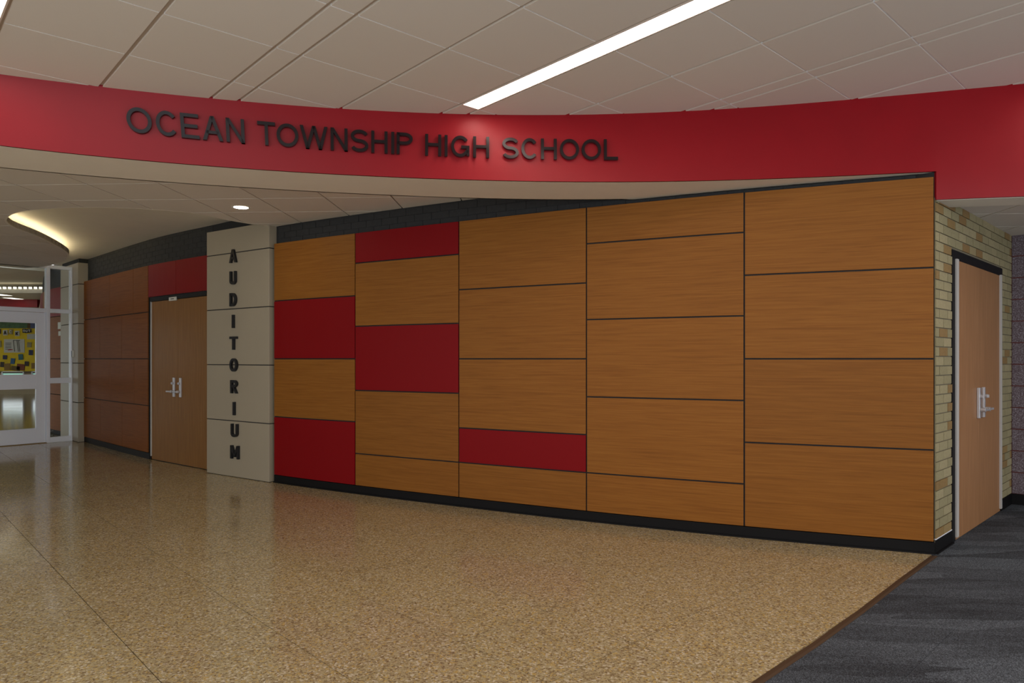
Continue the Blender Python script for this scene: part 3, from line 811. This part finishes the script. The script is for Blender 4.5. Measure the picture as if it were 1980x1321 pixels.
g = su(69.3)-um1
for k in range(2):
    a, b = um1+DW*k+0.004, um1+DW*(k+1)-0.004
    m = MB()
    obox(m, fs, a, a+g, 0.01, zt2-0.006, -0.022, 0.022); obox(m, fs, b-g, b, 0.01, zt2-0.006, -0.022, 0.022)
    dr = m.build('door_%d' % (3+k), ALU, kind='structure', label='white glazed door of the left screen' if k == 0 else 'second white glazed door of the left screen', bevel=0.002)
    for nm, z0, z1 in (('top_rail', 1.945, zt2-0.006), ('middle_rail', 0.885, 1.118), ('bottom_rail', 0.01, 0.25)):
        m = MB(); obox(m, fs, a+g, b-g, z0, z1, -0.022, 0.022); m.build(nm, ALU, dr, bevel=0.002)
    pane(a+g, b-g, 1.118, 1.945, dr); pane(a+g, b-g, 0.25, 0.885, dr)
# brass threshold
m = MB(); obox(m, fs, um1, ud1, 0, 0.006, -0.06, 0.07); m.build('trim_4', mat('brass', lin(150, 120, 60), 0.4, 0.7), kind='structure')
# card reader on the pillar by the screen
uu = 0.763
m = MB(); obox(m, pf2, uu-0.045, uu+0.03, 1.395, 1.51, 0, 0.022)
cr = m.build('card_reader', WHITE, label='small white card reader on the narrow beige pillar', cat='card reader', bevel=0.004)
m = MB(); obox(m, pf2, uu-0.038, uu-0.012, 1.405, 1.50, 0.022, 0.024); m.build('reader_face', mat('blue_face', lin(50, 70, 110), 0.4), cr)

# ------------------------------------------------------------------ corridor beyond the screen
m = MB(); m.prism([(-30, 26.5), (-17.9, 26.5), (-17.9, 26.8), (-30, 26.8)], 0, 3.2)
m.build('wall_far', painted('cream_wall', lin(176, 160, 128), 0.7), kind='structure', label='cream wall at the far end of the corridor')
m = MB(); m.prism([(-9.3, 9.45), (-8.9, 3.0), (-9.1, 3.0), (-9.55, 9.45)], 0, 2.9); m.build('wall_left', BEIGE, kind='structure', label='plain beige wall left of the glazed screen')
def cpt(px, py, z=Z_LOW): return plane_pt(px, py, z)
sl = [(-9.5, 9.35), (-7.9, 11.6), (-8.35, 12.25), (-8.9, 12.75), (-9.7, 12.75), (-11.0, 12.3), (-16, 12.6), (-16, 9.3)]
m = MB(); m.prism(sl, Z_LOW, Z_LOW+0.05); m.build('ceiling_corridor', TRAY, kind='structure', label='flat ceiling just beyond the glazed screen')
m = MB(); m.prism([(-8.0, 11.9), (-9.3, 13.8), (-11.5, 16.9), (-22, 16.9), (-22, 11.9)], 3.06, 3.09); m.build('ceiling_recess', TRAY, kind='structure', label='recessed corridor ceiling with a lit far edge')
m = MB(); m.prism([(-10.4, 15.4), (-24, 15.4), (-30, 27), (-17.5, 27)], Z_LOW, Z_LOW+0.03); m.build('ceiling_corridor', SOFFIT, kind='structure', label='flat ceiling at the far end of the corridor')
led = root('cove_light_string', (-12.4, 15.35, Z_LOW+0.09), label='string of tiny lamps along the far corridor cove', cat='cove light')
LEDM = emat('led', (1, 0.9, 0.7, 1), 2.5); first = None
for k in range(34):
    x = -10.5-0.115*k
    if first is None:
        m = MB(); m.prism([(x, 15.28), (x-0.05, 15.28), (x-0.05, 15.32), (x, 15.32)], Z_LOW+0.085, Z_LOW+0.125)
        first = put(m.build('lamp', LEDM), led)
    else:
        o = first.copy(); C.objects.link(o); o.location.x = -0.115*k; o.parent = led; o.matrix_parent_inverse = first.matrix_parent_inverse.copy()
m = MB(); m.prism([(-10.3, 15.30), (-24, 15.30), (-24, 15.4), (-10.3, 15.4)], Z_LOW-0.01, Z_LOW+0.082); m.build('ceiling_lip', TRAY, kind='structure', label='lit edge of the corridor cove')
for px, py, lb in ((10, 570.3, 'left of the two small square lights seen through the transom'), (33, 577.3, 'right of the two small square lights seen through the transom')):
    c = cpt(px, py); m = MB(); m.prism([(c[0]-0.13, c[1]-0.35), (c[0]+0.13, c[1]-0.35), (c[0]+0.13, c[1]+0.1), (c[0]-0.13, c[1]+0.1)], Z_LOW-0.012, Z_LOW-0.002)
    f_ = m.build('square_downlight', ALU, label=lb, cat='ceiling light')
    m = MB(); m.prism([(c[0]-0.11, c[1]-0.33), (c[0]+0.11, c[1]-0.33), (c[0]+0.11, c[1]+0.08), (c[0]-0.11, c[1]+0.08)], Z_LOW-0.014, Z_LOW-0.011); m.build('lens', DOWNL2, f_)
m = MB(); m.prism([(-11.85, 17.1), (-25, 15.9), (-25, 16.0), (-11.85, 17.2)], 2.66, Z_LOW); m.build('wall_corridor_fascia', FASCIA, kind='structure', label='dark red band across the far corridor')
# bulletin board
bb = root('bulletin_board', (-19.2, 26.45, 0.9), label='yellow paper bulletin board seen through the glazed door', cat='bulletin board')
YEL = painted('yellow_paper', lin(240, 208, 10), 0.7, 0.12, 2.5)
def flat(name, x0, x1, z0, z1, y, m_, th=0.01, tilt=0.0):
    mb = MB(); cx, cz = (x0+x1)/2, (z0+z1)/2; c, s = math.cos(tilt), math.sin(tilt)
    pts = [((a-cx)*c-(b-cz)*s+cx, (a-cx)*s+(b-cz)*c+cz) for a, b in ((x0, z0), (x1, z0), (x1, z1), (x0, z1))]
    mb.hexa([(p[0], y, p[1]) for p in pts], [(p[0], y-th, p[1]) for p in pts]); return put(mb.build(name, m_), bb)
YB = 26.45
def bxz(px, py): return (bear(px)*YB, CAM_H+(HY-py)*YB/F)
def flat_px(name, x0, y0, x1, y1, m_, lay=1, tilt=0.0):
    a, b = bxz(x0, y1), bxz(x1, y0); return flat(name, a[0], b[0], a[1], b[1], YB-0.012*lay, m_, 0.01, tilt)
flat_px('frame', -125, 622, 73, 722, mat('board_frame', lin(92, 74, 48), 0.6), 0)
flat_px('yellow_backing', -120, 635, 69.5, 718, YEL, 1)
flat_px('green_header', -120, 623, 70, 635, painted('green_fabric', lin(84, 120, 84), 0.8, 0.3, 8), 1)
flat_px('header_card', 54, 623, 60, 635, mat('brown_card', lin(96, 76, 40), 0.8), 2)
flat_px('header_card', 60, 623, 68.5, 635, mat('blue_card', lin(88, 104, 140), 0.8), 2)
flat_px('drawing_poster', 9, 656, 48.5, 682, WHITE, 2)
inkg = mat('grey_ink', lin(96, 96, 92), 0.8)
for k in range(5): flat_px('text_line', 12, 663+k*3, 23, 664+k*3, inkg, 3)
for x0, x1 in ((28, 34), (35, 37), (38, 46)):
    flat_px('pencil_line', x0, 658, x0+0.8, 680, inkg, 3, 0.12); 
flat_px('pencil_line', 28, 658, 40, 659, inkg, 3)
flat_px('red_note', 17, 676, 26, 677.4, mat('red_ink', lin(190, 60, 60), 0.8), 3, 0.1)
cards = [(-2, 659, 4, 672, 'g'), (54, 646, 69, 656, 'w'), (54, 662, 62, 672, 'g'), (57, 677, 65, 687, 'n'), (7, 687, 15, 695, 'n'), (37, 685, 46, 696, 't'),
         (22, 693, 30, 704, 'b'), (2, 700, 9, 710, 'd'), (9.5, 703, 21, 716, 'k'), (49, 699, 57, 708, 'd'), (34, 704, 49, 716, 'r'), (23, 708, 40, 717, 'o'), (62, 702, 69, 713, 'k')]
cm = {'g': lin(170, 160, 110), 'w': lin(205, 205, 190), 'n': lin(60, 66, 100), 't': lin(60, 120, 130), 'b': lin(60, 110, 150), 'd': lin(64, 62, 56), 'k': lin(150, 120, 60), 'r': lin(130, 66, 44), 'o': lin(110, 92, 40)}
cmm = {k: mat('card_'+k, v, 0.8) for k, v in cm.items()}
for x0, y0, x1, y1, k in cards: flat_px('paper_card', x0, y0, x1, y1, cmm[k], 3, random.uniform(-0.12, 0.12))

# bright low windows under the board
for k, (x0, x1) in enumerate(((-60, -8), (3, 47), (61, 90))):
    a, b = bxz(x0, 749), bxz(x1, 717); y = 26.49
    m = MB()
    for q in ((a[0], a[1], a[0]+0.05, b[1]), (b[0]-0.05, a[1], b[0], b[1]), (a[0], a[1], b[0], a[1]+0.05), (a[0], b[1]-0.05, b[0], b[1])):
        m.prism([(q[0], y), (q[2], y), (q[2], y-0.06), (q[0], y-0.06)], q[1], q[3])
    w_ = m.build('window_%d' % (2+k), ALU, kind='structure', label='bright low window under the yellow board, %s' % ('left', 'middle', 'right')[k])
    m = MB(); m.prism([(a[0]+0.05, y), (b[0]-0.05, y), (b[0]-0.05, y-0.01), (a[0]+0.05, y-0.01)], a[1]+0.05, b[1]-0.2); m.build('pane', DAYL, w_)
    m = MB(); m.prism([(a[0]+0.05, y), (b[0]-0.05, y), (b[0]-0.05, y-0.01), (a[0]+0.05, y-0.01)], b[1]-0.2, b[1]-0.05); m.build('tinted_pane', emat('teal_glazing', (0.25, 0.62, 0.48, 1), 0.8), w_)

# notices and a heap of paper strips behind the side glass
for k, (x0, x1, z0, z1) in enumerate(((112.5, 119.5, 1.90, 2.02), (113.5, 119, 1.78, 1.86))):
    m = MB(); cslab(m, WALL, sp(x0), sp(x1), z0, z1, 0.001, 0.006, 1)
    o = m.build('paper_notice', WHITE, label='%s white notice on the panels behind the side glass' % ('upper', 'lower')[k], cat='notice')
hp = root('paper_heap', (-8.25, 12.1, 0), label='small heap of white paper strips on the floor behind the side glass', cat='paper')
for k in range(9):
    x, y = -8.27+random.uniform(-0.10, 0.10), 12.08+random.uniform(-0.10, 0.10); a = random.uniform(-0.5, 0.9); z = 0.004+0.013*k
    c, s_ = math.cos(a), math.sin(a); l, w2 = random.uniform(0.07, 0.12), 0.012
    P = [(x+c*u-s_*v, y+s_*u+c*v) for u, v in ((-l, -w2), (l, -w2), (l, w2), (-l, w2))]
    m = MB(); dz = (0.0, 0.05, 0.05, 0.0) if k % 2 else (0.03, 0.0, 0.0, 0.03)
    m.hexa([(*p, z+d) for p, d in zip(P, dz)], [(*p, z+d+0.004) for p, d in zip(P, dz)])
    put(m.build('paper_strip', WHITE), hp)

# ------------------------------------------------------------------ lettering
def ribbon(path, t, closed=False):
    P = [np.array(p, float) for p in path]; n = len(P); L_, R_ = [], []
    for i in range(n):
        a = P[i-1] if (i > 0 or closed) else None; b = P[(i+1) % n] if (i < n-1 or closed) else None
        d1 = (P[i]-a)/np.linalg.norm(P[i]-a) if a is not None else None
        d2 = (b-P[i])/np.linalg.norm(b-P[i]) if b is not None else None
        if d1 is None: d1 = d2
        if d2 is None: d2 = d1
        n1 = np.array([-d1[1], d1[0]]); n2 = np.array([-d2[1], d2[0]]); nn = n1+n2; nn /= np.linalg.norm(nn)
        k = min(1/max(np.dot(nn, n1), 0.3), 2.0)
        L_.append(P[i]+nn*k*t/2); R_.append(P[i]-nn*k*t/2)
    q = []
    for i in range(n if closed else n-1):
        j = (i+1) % n; q.append([R_[i], R_[j], L_[j], L_[i]])
    return q
def arc(cx, cy, rx, ry, a0, a1, n=16): return [(cx+rx*math.cos(math.radians(a0+(a1-a0)*k/n)), cy+ry*math.sin(math.radians(a0+(a1-a0)*k/n))) for k in range(n+1)]
def rect(x0, y0, x1, y1): return [(x0, y0), (x1, y0), (x1, y1), (x0, y1)]
def glyph(ch, W, H, t):
    h = t/2
    if ch == 'O': return ribbon(arc(W/2, H/2, W/2-h, H/2-h, 0, 360, 36)[:-1], t, True)
    if ch == 'Q': return ribbon([(h+0, H*0.3), (h, H*0.7)] , t)
    if ch == 'C': return ribbon(arc(W/2+h*0.2, H/2, W/2-h, H/2-h, 38, 322, 30), t)
    if ch == 'G': return ribbon(arc(W/2, H/2, W/2-h, H/2-h, 38, 335, 30), t)+[rect(W*0.55, H*0.40, W, H*0.40+t), rect(W-t, 0.06*H, W, H*0.42)]
    if ch == 'S':
        ry = (H-t)/4; rx = W/2-h
        return ribbon(arc(W/2, H-h-ry, rx, ry, 20, 270, 20)[:-1]+arc(W/2, h+ry, rx, ry, 90, -160, 20), t)
    if ch == 'E': return [rect(0, 0, t, H), rect(t, 0, W, t), rect(t, H-t, W, H), rect(t, H/2-h, W*0.93, H/2+h)]
    if ch == 'L': return [rect(0, 0, t, H), rect(t, 0, W, t)]
    if ch == 'H': return [rect(0, 0, t, H), rect(W-t, 0, W, H), rect(t, H/2-h*0.6, W-t, H/2+h*1.3)]
    if ch == 'I': return [rect(0, 0, t, H)]
    if ch == 'T': return [rect(0, H-t, W, H), rect(W/2-h, 0, W/2+h, H-t)]
    if ch == 'N': return [rect(0, 0, t, H), rect(W-t, 0, W, H), [(W-t*1.05, 0), (W, 0), (t*1.05, H), (0, H)]]
    if ch == 'A': return [[(0, 0), (t*1.08, 0), (W/2+t*0.52, H), (W/2-t*0.52, H)], [(W-t*1.08, 0), (W, 0), (W/2+t*0.52, H), (W/2-t*0.52, H)], rect(W*0.2, H*0.27, W*0.8, H*0.27+t*0.9)]
    if ch == 'W':
        q = []
        xs = [(0, W*0.27), (W/2, W*0.27), (W/2, W*0.73), (W, W*0.73)]
        for a, b in xs:
            a2 = min(max(a, t*0.52), W-t*0.52); q.append([(b-t*0.52, 0), (b+t*0.52, 0), (a2+t*0.52, H), (a2-t*0.52, H)])
        return q
    if ch == 'M': return [rect(0, 0, t, H), rect(W-t, 0, W, H), [(W/2-t*0.5, 0.15*H), (W/2+t*0.5, 0.15*H), (t*1.1, H), (0, H)], [(W/2-t*0.5, 0.15*H), (W/2+t*0.5, 0.15*H), (W, H), (W-t*1.1, H)]]
    if ch == 'U': return ribbon([(h, H)]+arc(W/2, H*0.28, W/2-h, H*0.28-h, 180, 360, 16)+[(W-h, H)], t)
    if ch == 'D': return [rect(0, 0, t, H)]+ribbon([(0, H-h)]+arc(W*0.42, H/2, W*0.58-h, H/2-h, 90, -90, 18)+[(0, h)], t)
    if ch in 'PR':
        yc = H*0.725; ry = H-h-yc
        q = [rect(0, 0, t, H)]+ribbon([(0, H-h)]+arc(W*0.5, yc, W*0.5-h, ry, 90, -90, 14)+[(0, yc-ry)], t)
        if ch == 'R': q.append([(W-t*1.1, 0), (W, 0), (W*0.62, H*0.46), (W*0.62-t*1.1, H*0.46)])
        return q
def letter(ch, W, H, t, origin, tx, nrm, z0, m_, label, group, d0, d1, lean=0.0):
    """lean: how far the mounting face moves back per metre of height"""
    mb = MB()
    for q in glyph(ch, W, H, t):
        P = [(origin[0]+tx[0]*p[0], origin[1]+tx[1]*p[0]+lean*(p[1]-H/2), z0+p[1]) for p in q]
        mb.hexa([(x+nrm[0]*d0, y+nrm[1]*d0, z) for x, y, z in P], [(x+nrm[0]*d1, y+nrm[1]*d1, z) for x, y, z in P])
    return mb.build('letter', m_, label=label, cat='letter', group=group)
words = [('OCEAN', [(245, 295), (301, 344.6), (349.5, 386), (391, 432), (437, 474)]),
         ('TOWNSHIP', [(497.6, 533.6), (534.4, 578), (579.4, 634.5), (638.6, 673), (677.6, 712.8), (717, 750), (755.5, 762), (766, 798.5)]),
         ('HIGH', [(821, 853.5), (858.5, 865), (871, 908), (913.6, 946)]),
         ('SCHOOL', [(970, 1003), (1006, 1039.6), (1044.5, 1076.5), (1081, 1119.5), (1123, 1162), (1166, 1194.5)])]
ordn = ['first', 'second', 'third', 'fourth', 'fifth', 'sixth', 'seventh', 'eighth']
# the face that the letters stand on, at letter height (between bottom and top lines of the fascia)
ZL0, HL = 2.838, 0.155
mid = []
for i, x in enumerate(XS):
    ztop_ = up(FT[i][0], 0)+0.03; f_ = (ZL0+HL/2-Z_SOF)/(ztop_-Z_SOF)
    mid.append((FB[i][0], FB[i][1]+(FT[i][1]-FB[i][1])*f_))
MID = Curve(mid[::4], 5)
for wd, ext in words:
    for i, (ch, (x0, x1)) in enumerate(zip(wd, ext)):
        sa, sb_ = MID.at_ratio(bear(x0+0.8)), MID.at_ratio(bear(x1-0.8))
        W = sb_-sa; tn = MID.tan((sa+sb_)/2); o_ = MID.at(sa, 0)
        nr = (tn[1], -tn[0])
        lb = 'dark metal letter %s, %s letter of %s on the red fascia' % (ch, ordn[i], wd)
        xm = (o_[0]+MID.at(sb_, 0)[0])/2
        yb_, yt_ = np.interp(xm, XS, [p[1] for p in FB]), np.interp(xm, XS, [p[1] for p in FT])
        lean = (yt_-yb_)/(up(xm, 0)+0.03-Z_SOF)
        letter(ch, W, HL, 0.0215, o_, tn, nr, ZL0, LETTER, lb, 'letters of the school name', 0.006, 0.032, lean)
tv, ln_ = np.array(pf(1, 0))-np.array(pf(0, 0)), pln
nv = np.array(pf(0, 1))-np.array(pf(0, 0))
aud = [('A', 446.3, 460.7), ('U', 447, 459.5), ('D', 447, 460), ('I', 451.5, 456), ('T', 447, 461.5), ('O', 447, 462), ('R', 448.5, 462), ('I', 453.2, 457.8), ('U', 449.3, 463), ('M', 448.5, 465)]
def pu(px):
    r = bear(px); p0 = pf(0, 0); return (p0[0]-r*p0[1])/(r*tv[1]-tv[0])
for i, (ch, x0, x1) in enumerate(aud):
    zc = 2.558-(2.558-0.292)*i/9
    u0, u1 = pu(x0+0.4), pu(x1-0.8)
    nth = ordn[i] if i < 8 else ('ninth', 'tenth')[i-8]
    letter(ch, u1-u0 if ch != 'I' else 0.028, 0.153, 0.028, pf(u0, 0), tv, nv, zc-0.0765, LETTER2,
           'black letter %s, %s from the top of AUDITORIUM on the pillar' % (ch, nth), 'letters of AUDITORIUM', 0.001, 0.028)

# paper letters on the bulletin board
def board_letter(ch, x0, y0, x1, y1, card, ink, tilt):
    if card: flat_px('letter_card', x0-1.6, y0-1.6, x1+1.6, y1+1.6, card, 3, tilt)
    a, b = bxz(x0, y1), bxz(x1, y0); W, H = b[0]-a[0], b[1]-a[1]
    mb = MB(); yy = YB-0.05
    for q in glyph(ch, W, H, W*0.3):
        mb.hexa([(a[0]+p[0], yy, a[1]+p[1]) for p in q], [(a[0]+p[0], yy-0.01, a[1]+p[1]) for p in q])
    put(mb.build('paper_letter', ink), bb)
board_letter('L', -3, 638, 1.5, 644, DARKT, WHITE, 0)
board_letter('A', 9, 640, 14.5, 647, WHITE, DARKT, 0.08)
board_letter('C', 20, 638.5, 24.5, 645, cmm['g'], WHITE, -0.1)
flat_px('letter_card', 30.5, 640, 39, 650, WHITE, 3, 0.05)
mb = MB(); a, b = bxz(32, 648.5), bxz(37.5, 642); W, H = b[0]-a[0], b[1]-a[1]; t_ = W*0.3
for q in (rect(0, 0, t_, H), [(t_*0.6, H*0.45), (t_*1.4, H*0.25), (W, H), (W-t_*1.2, H)], [(W-t_*1.2, 0), (W, 0), (t_*1.5, H*0.6), (t_*0.8, H*0.5)]):
    mb.hexa([(a[0]+p[0], YB-0.05, a[1]+p[1]) for p in q], [(a[0]+p[0], YB-0.06, a[1]+p[1]) for p in q])
put(mb.build('paper_letter', DARKT), bb)
for ch, x0, x1, dy in (('O', 46.5, 50.5, 0.5), ('U', 51.5, 55.5, 1), ('T', 56.5, 60.5, 0.5)):
    board_letter(ch, x0, 637+dy, x1, 641.5+dy, DARKT, WHITE, 0.05)
